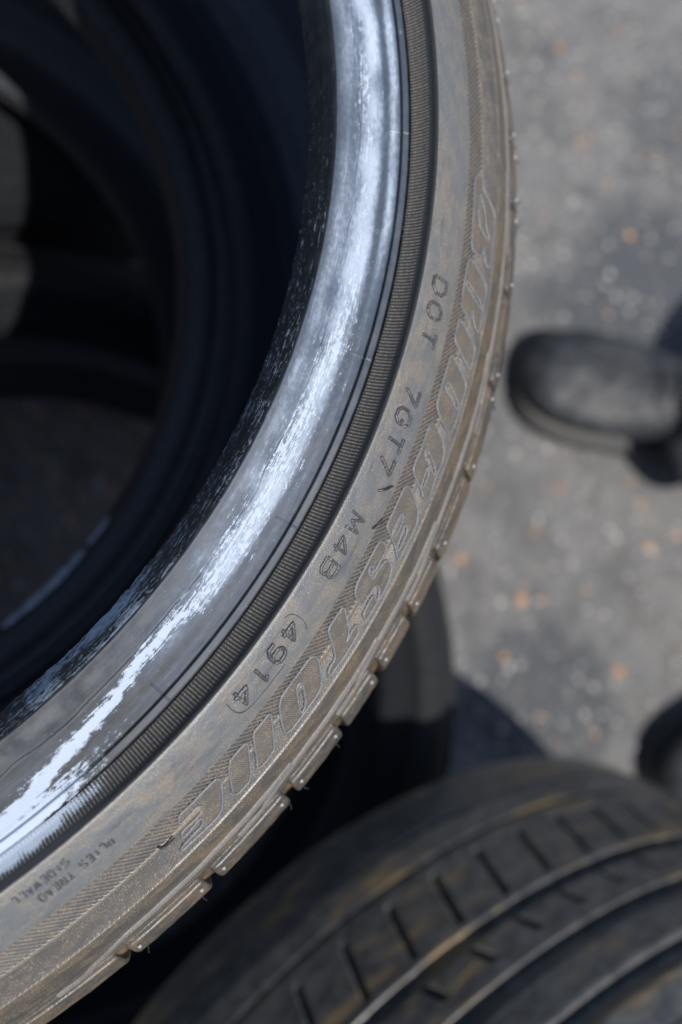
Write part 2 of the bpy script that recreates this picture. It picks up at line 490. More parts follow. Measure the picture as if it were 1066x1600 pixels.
RIB_PITCH = 0.2265
def rib_wave(t):
    x = (t / RIB_PITCH) % 1.0
    return np.clip(1.5 - np.abs(x - 0.5) * 3.6, 0, 1)
def h_rib(TH_, RR, SS):
    t = np.where(TH_ > 180, TH_ - 360, TH_)
    on = sstep(250.9, 251.3, RR) * sstep(255.35, 254.8, RR) * ((t > -64.2) & (t < 22.1))
    amp = 0.34 * (0.85 + 0.3 * vnoise(t / RIB_PITCH, 31))
    h = on * amp * (rib_wave(t) - 0.35)
    h = h - 0.3 * on * sum(np.exp(-((t - c) * math.pi / 180 * 253 / 0.35) ** 2) for c in (-17.3, -42.3, -57.4))
    h = h + 0.05 * (vnoise2(t * 9, RR * 2.5, 32) - 0.5)
    return h
def rib_crest(TH_, RR, h):
    t = np.where(TH_ > 180, TH_ - 360, TH_)
    return np.where((t > -64.2) & (t < 22.1), rib_wave(t), 0.5) * sstep(255.5, 254.6, RR) + 0.4 * sstep(255.9, 256.5, RR)
def rib_paste(TH_, RR, h):
    t = np.where(TH_ > 180, TH_ - 360, TH_)
    a = sstep(-42.5, -55.0, t) * (t > -70)
    b = a * 1.2 * sstep(256.0, 252.0 , RR) * (0.6 + 0.6 * vnoise2(t * 1.4, RR * 0.4, 33))
    return np.where((t > -66) & (t < 30), b, 0.0)
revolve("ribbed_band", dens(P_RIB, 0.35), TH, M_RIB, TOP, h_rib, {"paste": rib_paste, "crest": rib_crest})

def h_side(TH_, RR, SS):
    t = np.where(TH_ > 180, TH_ - 360, TH_)
    h = 0.10 * (vnoise2(t * 0.5, RR * 0.25, 41) - 0.5) + 0.02 * (vnoise2(t * 8, RR * 2, 42) - 0.5)
    h = h + 0.05 * line_r(RR, 266.4, 0.12) * sstep(-3, -8, t) - 0.10 * line_r(RR, 269.1, 0.15)
    # small dimple scar and bump
    h = h - 0.25 * np.exp(-(((t + 46.6) * 4.58) ** 2 + (RR - 266.3) ** 2) / 0.35) + 0.2 * np.exp(-(((t + 43.1) * 4.5) ** 2 + (RR - 258.2) ** 2) / 0.4)
    # the date code sits on its own slightly sunk plate
    box = sstep(-40.55, -40.35, t) * sstep(-34.15, -34.35, t) * sstep(259.6, 260.0, RR) * sstep(266.7, 266.3, RR)
    return (h - 0.12 * box) * sstep(256.7, 257.6, RR)
revolve("sidewall", dens(P_SIDE, 0.28), TH_MID, M_SIDE, TOP, h_side)

# --- the big outlined letters (degrees round the tyre, radius in mm)
LET = {
'B': [[(-3.36,271.88),(-4.78,271.89),(-6.57,272.15),(-8.01,272.78),(-8.18,274.57),(-8.17,276.56),(-7.85,277.59),(-7.38,277.56),(-8.26,278.85),(-8.59,280.56),(-8.28,281.4),(-7.14,281.5),(-5.59,281.5),(-4.84,281.4),(-4.31,278.73),(-3.89,275.74),(-2.72,274.9)],[(-5.78,274.14),(-6.54,275.78),(-6.89,280.6),(-6.19,277.99),(-5.11,276.82),(-3.94,274.15)]],
'R': [[(-8.65,272.4),(-9.44,272.0),(-10.26,271.81),(-11.28,272.1),(-11.97,272.22),(-12.28,275.03),(-12.28,276.78),(-12.09,277.56),(-11.56,277.18),(-12.19,277.83),(-12.68,279.38),(-12.74,280.64),(-12.42,281.3),(-11.62,281.11),(-10.74,281.12),(-9.77,281.2),(-9.38,279.08),(-9.0,276.07)],[(-10.27,272.5),(-10.19,273.02),(-10.97,280.19),(-11.37,280.5),(-10.92,276.58),(-10.5,272.7)]],
'I': [[(-12.67,272.43),(-13.33,272.35),(-14.04,272.38),(-14.29,273.19),(-14.63,275.7),(-15.28,280.88),(-14.98,281.26),(-13.95,281.1),(-13.67,280.39),(-13.28,277.16)]],
'D': [[(-15.08,272.45),(-15.8,272.39),(-16.53,272.24),(-17.72,272.2),(-18.4,272.41),(-18.76,273.43),(-19.16,275.97),(-19.44,278.88),(-19.44,280.05),(-19.17,280.92),(-18.58,281.13),(-18.01,281.13),(-16.86,281.24),(-16.18,281.15),(-15.78,278.38),(-15.37,275.07)],[(-16.78,273.83),(-16.84,274.8),(-17.24,277.85),(-17.57,280.2),(-18.03,280.4),(-17.64,277.45),(-17.34,274.3),(-17.11,273.59)]],
'G': [[(-19.67,272.8),(-19.93,272.25),(-20.59,272.31),(-21.36,272.43),(-22.15,272.11),(-22.87,272.37),(-23.27,275.22),(-23.55,277.96),(-23.78,279.01),(-23.88,280.9),(-23.63,281.37),(-22.75,281.05),(-22.05,280.9),(-21.3,281.15),(-20.66,280.63),(-20.25,278.93),(-19.77,275.85),(-19.64,274.14)],[(-21.27,273.9),(-21.24,274.94),(-21.94,280.0),(-22.36,280.3),(-21.99,277.07),(-21.63,274.2)],[(-22.05,276.63),(-22.91,277.0),(-23.4,277.1),(-23.43,278.1),(-22.27,278.06)]],
'E': [[(-23.9,272.42),(-24.18,271.92),(-25.07,271.86),(-25.95,271.88),(-26.62,271.98),(-26.75,272.6),(-26.9,274.21),(-27.1,275.83),(-27.33,277.84),(-27.65,279.4),(-27.84,280.8),(-26.96,280.84),(-25.83,281.0),(-25.2,280.96),(-24.68,279.59),(-24.34,277.45),(-23.87,274.11)],[(-25.43,274.63),(-25.53,275.94),(-26.08,276.3),(-26.98,276.06),(-26.8,274.5),(-26.23,274.45)],[(-25.8,277.26),(-26.02,279.09),(-26.96,279.25),(-27.45,279.3),(-27.2,277.95),(-26.43,277.63)]],
'S': [[(-27.57,272.42),(-27.93,271.89),(-29.38,271.96),(-30.18,271.96),(-30.78,272.43),(-31.1,273.7),(-31.3,275.93),(-31.22,277.04),(-30.93,277.38),(-30.34,277.51),(-29.97,277.61),(-29.81,278.18),(-29.9,279.61),(-30.26,280.61),(-30.61,280.91),(-30.32,278.7),(-31.04,278.62),(-31.66,278.95),(-31.82,280.12),(-31.67,280.97),(-30.77,280.9),(-29.99,281.3),(-29.27,281.13),(-28.59,280.23),(-28.3,278.99),(-28.24,277.36),(-28.43,276.57),(-29.11,276.05),(-29.74,275.97),(-29.59,273.76),(-29.23,273.11),(-29.1,273.77),(-29.3,275.29),(-28.46,275.27),(-27.78,275.43),(-27.58,274.24)]],
'T': [[(-31.97,272.06),(-32.79,271.74),(-33.64,271.75),(-33.86,273.41),(-34.2,276.15),(-34.59,278.88),(-35.38,278.97),(-35.67,280.79),(-34.99,280.7),(-34.09,281.03),(-32.78,280.87),(-32.57,280.46),(-32.29,278.82),(-32.77,278.56),(-33.62,279.14),(-32.98,277.98),(-32.52,275.38)]],
'O': [[(-35.3,272.73),(-35.52,272.0),(-36.39,271.88),(-37.31,271.8),(-38.16,271.83),(-38.6,272.86),(-39.06,275.37),(-39.5,278.88),(-39.52,280.06),(-39.3,280.68),(-38.71,280.78),(-37.71,280.7),(-36.77,280.75),(-36.29,280.01),(-35.9,278.29),(-35.37,274.95),(-35.26,273.66)],[(-36.89,274.05),(-36.88,274.8),(-37.66,279.7),(-38.3,280.3),(-37.37,274.22),(-37.15,273.82)]],
'N': [[(-39.22,272.07),(-40.06,272.11),(-40.72,272.02),(-41.17,275.07),(-41.67,278.53),(-42.0,280.36),(-41.53,280.75),(-40.66,280.5),(-40.43,279.52),(-39.66,274.8)],[(-41.27,272.17),(-41.96,271.99),(-42.79,272.31),(-43.35,276.17),(-43.72,279.24),(-43.72,280.33),(-43.47,280.94),(-42.54,280.7),(-42.02,277.41),(-41.46,273.78)]],
'E ': [[(-43.75,272.85),(-43.94,272.57),(-44.7,272.42),(-45.77,272.44),(-46.51,272.35),(-46.81,274.32),(-46.02,274.4),(-45.42,274.3),(-45.31,275.16),(-45.47,276.3),(-46.09,276.55),(-46.96,276.23),(-47.22,277.94),(-46.56,277.77),(-45.72,277.28),(-45.95,279.36),(-46.72,279.33),(-47.51,279.51),(-47.72,280.46),(-46.96,280.6),(-45.99,280.85),(-45.29,281.03),(-44.79,280.33),(-44.4,278.6),(-43.75,274.62),(-43.67,273.64)]],
}
def chaikin_closed(pts, it=1, f=0.22):
    p = np.array(pts, float)
    for _ in range(it):
        q = []
        for i in range(len(p)):
            a, b = p[i], p[(i + 1) % len(p)]
            q += [a * (1 - f) + b * f, a * f + b * (1 - f)]
        p = np.array(q)
    return p
def inside(px, py, poly):
    c = np.zeros(px.shape, bool)
    n = len(poly)
    for i in range(n):
        x0, y0 = poly[i]; x1, y1 = poly[(i + 1) % n]
        cond = ((y0 > py) != (y1 > py))
        with np.errstate(divide='ignore', invalid='ignore'):
            xi = (x1 - x0) * (py - y0) / (y1 - y0) + x0
        c ^= cond & (px < xi)
    return c
MIDR = 275.4
BANDCACHE = {}
def band_masks(t, RR):
    key = t.shape
    if key in BANDCACHE: return BANDCACHE[key]
    ins = np.zeros(t.shape, bool)
    i0 = np.where((t[:, 0] > -49) & (t[:, 0] < -2))[0]
    tt = t[i0]; rr = RR[i0]
    sub = np.zeros(tt.shape, bool)
    for loops in LET.values():
        th0 = [p[0] for l in loops for p in l]
        rows = np.where((tt[:, 0] > min(th0) - .1) & (tt[:, 0] < max(th0) + .1))[0]
        m = np.zeros((len(rows), tt.shape[1]), bool)
        for l in loops:
            m ^= inside(tt[rows], rr[rows], chaikin_closed(l))
        sub[rows] |= m
    ins[i0] = sub
    BANDCACHE[key] = ins
    return ins
def tri(x):
    return np.abs((x % 1.0) - 0.5) * 2
def h_band(TH_, RR, SS):
    t = np.where(TH_ > 180, TH_ - 360, TH_)
    arc = np.radians(t) * 275.0
    s = SS
    ins = band_masks(t, RR)
    jit = 0.10 * (vnoise2(t * 1.3, RR * 0.6, 51) - 0.5)
    lane1 = np.clip(1.35 * tri((arc - 1.15 * s) / 1.62 + jit) - .15, 0, 1)
    wl = sstep(-47.8, -49.5, t)
    k2 = 0.75 + 0.05 * s
    lane2c = np.clip(1.35 * tri((arc + k2 * s) / 1.45 + jit) - .15, 0, 1)
    lane2f = tri((arc + k2 * s) / 0.98)
    lane2 = lane2c * wl + lane2f * (1 - wl) * 0.75
    hat = tri((arc - 0.62 * s) / 0.72 + jit)
    outer = sstep(MIDR - 0.3, MIDR + 0.3, RR)
    g = (lane1 * (1 - outer) + lane2 * outer)
    h = 0.46 * (g - 1.0) * (1 + 0.1 * outer)
    out_l = (t > -2.7) | (t < -47.6)
    rid = np.exp(-((RR - MIDR) / 0.62) ** 4)
    h = np.where(out_l, h * (1 - rid) + 0.22 * rid, h)
    # short bars on the middle line between the letters
    h = np.where(~ins & ~out_l, h * (1 - rid) + 0.10 * rid, h)
    h = np.where(ins, 0.05 + 0.32 * (hat - 1.0), h)
    h = h * ((t > -64.2) & (t < 22.1)) * sstep(269.4, 270.0, RR) * sstep(283.1, 282.6, RR)
    h = h + 0.07 * line_r(RR, 282.95, 0.25) + 0.04 * (vnoise2(t * 9, RR * 2.5, 52) - .5)
    return h
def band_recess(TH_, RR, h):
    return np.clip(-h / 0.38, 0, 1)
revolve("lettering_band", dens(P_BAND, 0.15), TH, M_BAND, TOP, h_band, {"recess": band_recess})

def ridge_mesh(name, lines, w, hgt, base=0.0, step=0.35, closed=True, sink=0.12, round_it=1):
    VV, FF, UV = [], [], []
    off = 0
    sec = [(-0.5, -sink), (-0.36, hgt * 0.72), (-0.13, hgt), (0.13, hgt), (0.36, hgt * 0.72), (0.5, -sink)]
    for ln in lines:
        p = np.array(ln, float)
        if closed: p = chaikin_closed(p, round_it)
        q = np.stack([np.radians(p[:, 0]) * p[:, 1].mean(), p[:, 1]], 1)
        if closed: q = np.vstack([q, q[:1]])
        pp = dens([tuple(x) for x in q], step)
        if closed: pp = pp[:-1]
        nseg = len(pp)
        if nseg < 2: continue
        rm = p[:, 1].mean()
        th = np.degrees(pp[:, 0] / rm)
        if closed:
            tg = np.roll(pp, -1, 0) - np.roll(pp, 1, 0)
        else:
            tg = np.gradient(pp, axis=0)
        tg /= np.linalg.norm(tg, axis=1)[:, None] + 1e-9
        sd = np.stack([-tg[:, 1], tg[:, 0]], 1)
        for (o, hh) in sec:
            q2 = pp + sd * (o * w)
            hx = np.full(nseg, base + hh)
            if not closed:
                hx[0] = base - sink; hx[-1] = base - sink
            VV.append(surf_pt(np.degrees(q2[:, 0] / rm), q2[:, 1], hx))
            UV.append(np.stack([np.radians(th) * 0.27, q2[:, 1] / 1000], 1))
        ns = len(sec)
        i = np.arange(nseg if closed else nseg - 1)
        j = (i + 1) % nseg
        for k in range(ns - 1):
            FF.append(np.stack([off + k * nseg + i, off + k * nseg + j, off + (k + 1) * nseg + j, off + (k + 1) * nseg + i], 1)[:, ::-1])
        off += ns * nseg
    return mesh_np(name, np.vstack(VV), np.vstack(FF), np.vstack(UV))
for ch, loops in LET.items():
    o = link("raised_letter", ridge_mesh("raised_letter", loops, 0.72, 0.40, 0.0, 0.25), M_LETTER, TOP)
    o["label"] = "outlined raised letter " + ch.strip()

# --- moulded code characters: strokes in a 0..1 box, x along the reading direction (clockwise), y outward
GL = {
'D': [[(0,0),(0,1),(.55,1),(.8,.72),(.8,.28),(.55,0),(0,0)]],
'O': [[(.22,0),(0,.28),(0,.72),(.22,1),(.58,1),(.8,.72),(.8,.28),(.58,0),(.22,0)]],
'T': [[(0,1),(.8,1)],[(.4,1),(.4,0)]],
'7': [[(0,1),(.8,1),(.25,0)]],
'G': [[(.8,.78),(.6,1),(.22,1),(0,.72),(0,.28),(.22,0),(.6,0),(.8,.25),(.8,.5),(.5,.5)]],
'M': [[(0,0),(.08,1),(.42,.25),(.76,1),(.85,0)]],
'4': [[(.62,0),(.62,1),(0,.3),(.85,.3)]],
'B': [[(0,0),(0,1),(.55,1),(.75,.86),(.75,.64),(.55,.53),(0,.53)],[(.55,.53),(.8,.4),(.8,.14),(.58,0),(0,0)]],
'9': [[(.78,.62),(.6,.42),(.2,.42),(.02,.6),(.02,.84),(.22,1),(.58,1),(.78,.84),(.78,.3),(.56,0),(.12,.02)]],
'1': [[(.22,.8),(.45,1),(.45,0)]],
'P': [[(0,0),(0,1),(.55,1),(.78,.86),(.78,.6),(.55,.46),(0,.46)]],
'L': [[(0,1),(0,0),(.7,0)]],
'I': [[(.3,0),(.3,1)]],
'E': [[(.75,0),(0,0),(0,1),(.75,1)],[(0,.52),(.6,.52)]],
'S': [[(.78,.85),(.6,1),(.18,1),(0,.84),(0,.64),(.18,.53),(.6,.47),(.78,.34),(.78,.15),(.6,0),(.18,0),(0,.15)]],
':': [[(.3,.2),(.3,.32)],[(.3,.68),(.3,.8)]],
'R': [[(0,0),(0,1),(.55,1),(.78,.86),(.78,.64),(.55,.5),(0,.5)],[(.4,.5),(.8,0)]],
'A': [[(0,0),(.4,1),(.8,0)],[(.15,.35),(.65,.35)]],
'W': [[(0,1),(.2,0),(.42,.75),(.64,0),(.85,1)]],
}
def glyph(ch, thc, rc, hmm, wmm, w, hgt, mat=None, bold=False):
    lines = []
    for st in GL[ch]:
        lines.append([(thc - math.degrees((x - 0.4) * wmm / 0.8 / rc), rc + (y - 0.5) * hmm) for x, y in st])
    me = ridge_mesh("code_character", lines, w, hgt, 0.0, 0.25, closed=False)
    o = link("code_character", me, mat or M_CODE, TOP)
    o["label"] = "moulded character " + ch
    return o
for ch, t, r in [('D',-11.79,262.9),('O',-13.43,262.9),('T',-15.2,263.1),('7',-19.02,263.2),('G',-20.53,262.9),('T',-22.15,263.2),('7',-23.6,263.2)]:
    glyph(ch, t, r, 4.8, 4.6, 1.1, 0.5)
for ch, t, r in [('M',-27.71,262.2),('4',-29.3,262.0),('B',-30.85,262.2)]:
    glyph(ch, t, r, 4.6, 4.4, 1.0, 0.42)
for ch, t, r in [('4',-35.1,262.6),('9',-36.55,262.9),('1',-38.0,263.0),('4',-39.5,262.6)]:
    glyph(ch, t, r, 4.6, 4.3, 1.15, 0.5)
def text_row(s, t0, r, hmm, pitch, w, hgt):
    for i, ch in enumerate(s):
        if ch != ' ':
            glyph(ch, t0 - math.degrees(i * pitch / r), r, hmm, hmm * 0.62, w, hgt, M_CODE)
text_row("PLIES:TREAD", -49.75, 264.1, 2.0, 1.93, 0.6, 0.28)
text_row("SIDEWALL", -52.0, 260.6, 2.0, 1.93, 0.6, 0.28)
# the rounded frame gap round the date code
for ln in ([(-34.75,258.9),(-34.45,259.3),(-34.23,260.4),(-34.13,262.4),(-34.18,264.9),(-34.41,266.2)],
           [(-36.65,266.87),(-37.81,266.75),(-39.3,266.6),(-39.95,266.3),(-40.4,265.2),(-40.52,263.0),(-40.48,260.6)]):
    p = smoothpoly(ln, 2)
    link("frame_line", ridge_mesh("frame_line", [p], 0.3, 0.10, 0.0, 0.3, closed=False), M_CRACK, TOP)

# --- shoulder and tread base
def h_sho(TH_, RR, SS):
    t = np.where(TH_ > 180, TH_ - 360, TH_)
    wob = 0.35 * (vnoise(t * 0.35, 61) - 0.5)
    h = 0.25 * np.exp(-((RR - 289.0 - wob) / 0.9) ** 2)
    h = h + 0.30 * np.exp(-((RR - 291.4 - 0.8 * (vnoise(t * 0.45, 62) - 0.5)) / 0.3) ** 2) * (vnoise(t * 0.3, 63) > 0.4)
    h = h + 0.10 * (vnoise2(t * 1.2, RR * 0.6, 64) - 0.5) + 0.05 * (vnoise2(t * 7, RR * 2, 65) - 0.5)
    h = h + 0.5 * sstep(291, 294, RR) * (vnoise2(t * 2.2, RR * 0.5, 66) - 0.5)
    return h * sstep(283.2, 283.8, RR)
revolve("shoulder", dens(P_SHO[:10], 0.3), TH_MID, M_SHOULDER, TOP, h_sho)
revolve("tread_base", dens(P_SHO[9:], 1.2), TH_MID, M_DIRT, TOP, lambda a, b, c: 0.5 * (vnoise2(a * 2.2, b * 0.5, 66) - 0.5))

def block(name, prof, base, t0, t1, mat, parent, n=14, zc=0.0, cham=1.0, seed=0, skew=0.0):
    """prof: top polyline (r,z) mm; base: bottom polyline; extruded from t0 to t1 degrees with rounded ends"""
    P = dens(prof, 0.45)
    B = np.array([base[0], base[1]], float)
    cen = np.vstack([P, B]).mean(0)
    loop = np.vstack([P, [B[1]], [B[0]]])
    rm = 298.0
    ths = np.linspace(t0, t1, n)
    c = math.degrees(cham / rm)
    ths = np.concatenate([[t0, t0 + c * 0.25], np.linspace(t0 + c, t1 - c, n), [t1 - c * 0.25, t1]])
    r2 = np.random.default_rng(seed)
    VV, UV = [], []
    m = len(loop)
    nn = prof_normals(P)
    for i, th in enumerate(ths):
        k = {0: cham, 1: cham * 0.35, len(ths) - 1: cham, len(ths) - 2: cham * 0.35}.get(i, 0.0)
        L2 = loop.copy()
        L2[:len(P)] -= nn * k
        jit = 0.22 * (vnoise2(np.full(len(P), th * 3.0) + seed, P[:, 1] * 0.8, 71) - 0.5) + .1 * (vnoise2(np.full(len(P), th * 11.0) + seed, P[:, 1] * 2, 72) - .5)
        L2[:len(P)] += nn * jit[:, None]
        a = math.radians(th) + skew * (L2[:, 1] + 25) / 300.0
        VV.append(np.stack([L2[:, 0] * np.cos(a), L2[:, 0] * np.sin(a), L2[:, 1]], 1) / 1000)
        UV.append(np.stack([np.full(m, math.radians(th) * 0.27), L2[:, 1] / 1000], 1))
    V = np.vstack(VV); U = np.vstack(UV)
    F = []
    for i in range(len(ths) - 1):
        for j in range(m):
            j2 = (j + 1) % m
            F.append([i * m + j, (i + 1) * m + j, (i + 1) * m + j2, i * m + j2])
    # end caps as fans to a centre vertex, written as degenerate-free triangles
    me = bpy.data.meshes.new(name)
    c0 = len(V); e = (len(ths) - 1) * m
    V = np.vstack([V, V[:m].mean(0)[None], V[e:e + m].mean(0)[None]])
    U = np.vstack([U, U[:1], U[e:e + 1]])
    F += [[c0, j, (j + 1) % m] for j in range(m)]
    F += [[c0 + 1, e + (j + 1) % m, e + j] for j in range(m)]
    me.from_pydata(V.tolist(), [], F)
    l = me.uv_layers.new(name="UVMap")
    idx = np.empty(len(me.loops), dtype=np.int32); me.loops.foreach_get("vertex_index", idx)
    l.data.foreach_set("uv", U[idx].astype(np.float32).ravel())
    me.polygons.foreach_set("use_smooth", [True] * (len(me.polygons) - 2 * m) + [False] * (2 * m))
    return link(name, me, mat, parent)
BP = [(292.5, -23.8), (293.1, -23.25), (293.9, -24.0), (294.45, -25.0), (294.75, -25.15), (295.05, -24.95), (296.5, -27.0), (298.3, -29.7), (299.5, -31.7), (300.4, -33.8), (301.8, -39), (303.0, -50), (303.5, -62), (303.0, -63.2)]
BB = [(291.2, -24.8), (298.6, -63.2)]
# lateral slots measured on the seen arc, regular beyond it
SLOT = [11.52, 6.5, 2.15, -2.24, -8.04, -14.2, -20.21, -25.49, -29.42, -33.26, -37.08, -41.72, -47.9, -53.61]
SLOT = [SLOT[0] + 5.4 * i for i in range(47, 0, -1) if SLOT[0] + 5.4 * i < 360 - 53.61 - 4.0] + SLOT
for z0, z1 in ((-68.5, -90), (-95, -116.5), (-121.5, -160)):
    revolve("tread_rib", dens([(300.5, z0), (303.4, z0 - .1), (304, z0 - .9), (304 if z1 > -150 else 301.5, z1 + .9), (303.4 if z1 > -150 else 300, z1 + .1), (298.5, z1)], 4.0), TH_LOW, M_SHOULDER, TOP, flip=False)
for i in range(len(SLOT)):
    a = SLOT[i]
    b = SLOT[i + 1] if i + 1 < len(SLOT) else SLOT[0] - 360
    kk = 0.55 if a > -24 else 1.0
    g0 = (0.20 + 0.16 * random.random()) * kk; g1 = (0.20 + 0.16 * random.random()) * kk
    block("tread_block", BP, BB, b + g0, a - g1, M_SHOULDER, TOP, 20, seed=i)

# the rubbed wear ridge: it runs along the shoulder and steps out onto the blocks every second slot
for i in range(0, len(SLOT) - 2, 2):
    a, c = SLOT[i], SLOT[i + 2]
    ln = [(a + 1.2, 288.6), (a - 1.0, 288.9), ((a + c) / 2, 289.1), (c + 1.0, 289.2), (c - 0.2, 290.2), (c - 1.4, 292.0), (c - 2.4, 292.6), (c - 3.6, 292.7)]
    link("shoulder_ridge", ridge_mesh("shoulder_ridge", [smoothpoly(ln, 2)], 1.9, 0.7, 0.0, 0.5, closed=False), M_RIDGE, TOP)

# vent nubs and hairs left by the mould
def nub_mesh():
    V, F = [], []
    n = 8
    for j, (rr, zz) in enumerate([(0.62, -0.25), (0.58, 0.15), (0.36, 0.42)]):
        for i in range(n):
            a = 2 * math.pi * i / n
            V.append((rr * math.cos(a) / 1000, rr * math.sin(a) / 1000, zz / 1000))
    V.append((0, 0, 0.52 / 1000))
    for j in range(2):
        for i in range(n):
            F.append((j * n + i, j * n + (i + 1) % n, (j + 1) * n + (i + 1) % n, (j + 1) * n + i))
    for i in range(n): F.append((2 * n + i, 2 * n + (i + 1) % n, 3 * n))
    me = bpy.data.meshes.new("vent_nub"); me.from_pydata(V, [], F)
    for p in me.polygons: p.use_smooth = True
    me.materials.append(M_NUB)
    return me
NUBM = nub_mesh()
def place_nub(th, r, z, nr, nz):
    o = link("vent_nub", NUBM, None, TOP)
    a = math.radians(th)
    d = Vector((nr * math.cos(a), nr * math.sin(a), nz))
    o.location = (r * math.cos(a) / 1000, r * math.sin(a) / 1000, z / 1000)
    o.rotation_euler = d.to_track_quat('Z', 'Y').to_euler()
def hair(pts, rad0, rad1, parent=TOP):
    pts = [Vector(p) for p in pts]
    # refine with a Catmull-like smoothing
    q = smoothpoly([tuple(p) for p in pts], 2)
    n = len(q); m = 7
    V, F = [], []
    for i in range(n):
        t = Vector(q[min(i + 1, n - 1)]) - Vector(q[max(i - 1, 0)])
        t.normalize()
        u = t.orthogonal().normalized(); w = t.cross(u)
        rr = (rad0 + (rad1 - rad0) * i / (n - 1)) / 1000
        for j in range(m):
            a = 2 * math.pi * j / m
            V.append(tuple(Vector(q[i]) + u * rr * math.cos(a) + w * rr * math.sin(a)))
    for i in range(n - 1):
        for j in range(m):
            F.append((i * m + j, i * m + (j + 1) % m, (i + 1) * m + (j + 1) % m, (i + 1) * m + j))
    F.append(tuple(range(m))[::-1]); F.append(tuple((n - 1) * m + j for j in range(m)))
    me = bpy.data.meshes.new("vent_hair"); me.from_pydata([tuple(v) for v in V], [], F)
    for p in me.polygons: p.use_smooth = True
    return link("vent_hair", me, M_HAIR, parent)
for i in range(len(SLOT) - 1):
    a, b = SLOT[i], SLOT[i + 1]
    if a > 20: continue
    for th in (a - 0.75, b + 0.75):
        if random.random() < 0.9:
            place_nub(th + random.uniform(-.1, .1), 297.1, -26.9, 0.83, 0.55)
            if random.random() < 0.6:
                th2 = th + random.uniform(-.3, .3)
                p0 = (300.2, -32.6)
                L = random.uniform(0.5, 1.5)
                k = random.uniform(-.6, .6)
                pl = []
                for f in (0, .5, 1):
                    aa = math.radians(th2 + k * f * f * .4)
                    rr = (p0[0] + L * f) / 1000
                    pl.append((rr * math.cos(aa), rr * math.sin(aa), (p0[1] + 1.2 * L * f * .5) / 1000))
                hair(pl, 0.26, 0.12)
for pl in ([(-25.25,264.5,-.1),(-25.12,265.2,.7),(-24.9,266.2,.9),(-24.5,267.6,.8)],
           [(-27.3,268.2,-.1),(-27.15,268.3,.8),(-26.9,268.7,1.4),(-26.45,269.4,1.9)],
           [(-48.3,274.6,-.1),(-48.25,275.2,.7),(-47.95,275.3,1.0),(-47.4,274.9,1.5)]):
    hair([tuple(surf_pt(t, r, h)) for t, r, h in pl], 0.42, 0.26)

# --- inside and lower half of the top tyre
P_IN = [(226.5, -19), (230, -18.0), (236, -14), (246, -8), (257, -5), (268, -9), (279, -18), (287, -31), (291, -48), (292.5, -70), (293, ZM)]
P_INF = P_IN + [(r, -W - z) for r, z in P_IN[::-1][1:]]
def h_lin(TH_, RR, SS):
    return 0.10 * np.abs(((TH_ * 1.1) % 1.0) - 0.5)
revolve("inner_liner", dens(P_INF, 3.0), TH_MID[::3], M_LINER, TOP, None, None, flip=True)
def mirror(P): return [(r, -W - z) for r, z in P]
revolve("lower_bead", dens(mirror(P_BEAD), 0.8), TH_LOW, M_BLACK, TOP, flip=True)
revolve("lower_sidewall", dens(mirror(P_RIB + P_SIDE[1:] + P_BAND[1:] + P_SHO[1:]), 1.5), TH_LOW, M_BLACK, TOP, flip=True)

# ------------------------------------------------------------------ plain tyres
def ring_block(th0, th1, u0, u1, rt, rb, bev, nth, ntop=3, skew=0.0, cyl=None):
    """curved block on a cylinder; u along the axis; returns verts, quads, uv (mm)"""
    us = [u0, u0, u0 + bev] + [u0 + bev + (u1 - u0 - 2 * bev) * i / ntop for i in range(1, ntop)] + [u1 - bev, u1, u1]
    rs = [rb, rt - bev, rt] + [rt] * (ntop - 1) + [rt, rt - bev, rb]
    bt = math.degrees(bev / rt)
    ths = [th0, th0, th0 + bt] + [th0 + bt + (th1 - th0 - 2 * bt) * i / nth for i in range(1, nth)] + [th1 - bt, th1, th1]
    rs2 = [rb, rt - bev, rt] + [rt] * (nth - 1) + [rt, rt - bev, rb]
    V, U = [], []
    for t, ra in zip(ths, rs2):
        for u, r in zip(us, rs):
            a = math.radians(t) + skew * (u - u0) / rt
            rr = min(r, ra)
            V.append((rr * math.cos(a) / 1000, rr * math.sin(a) / 1000, u / 1000))
            U.append((a * 0.31, u / 1000))
    return V, grid_faces(len(ths), len(us), False), U

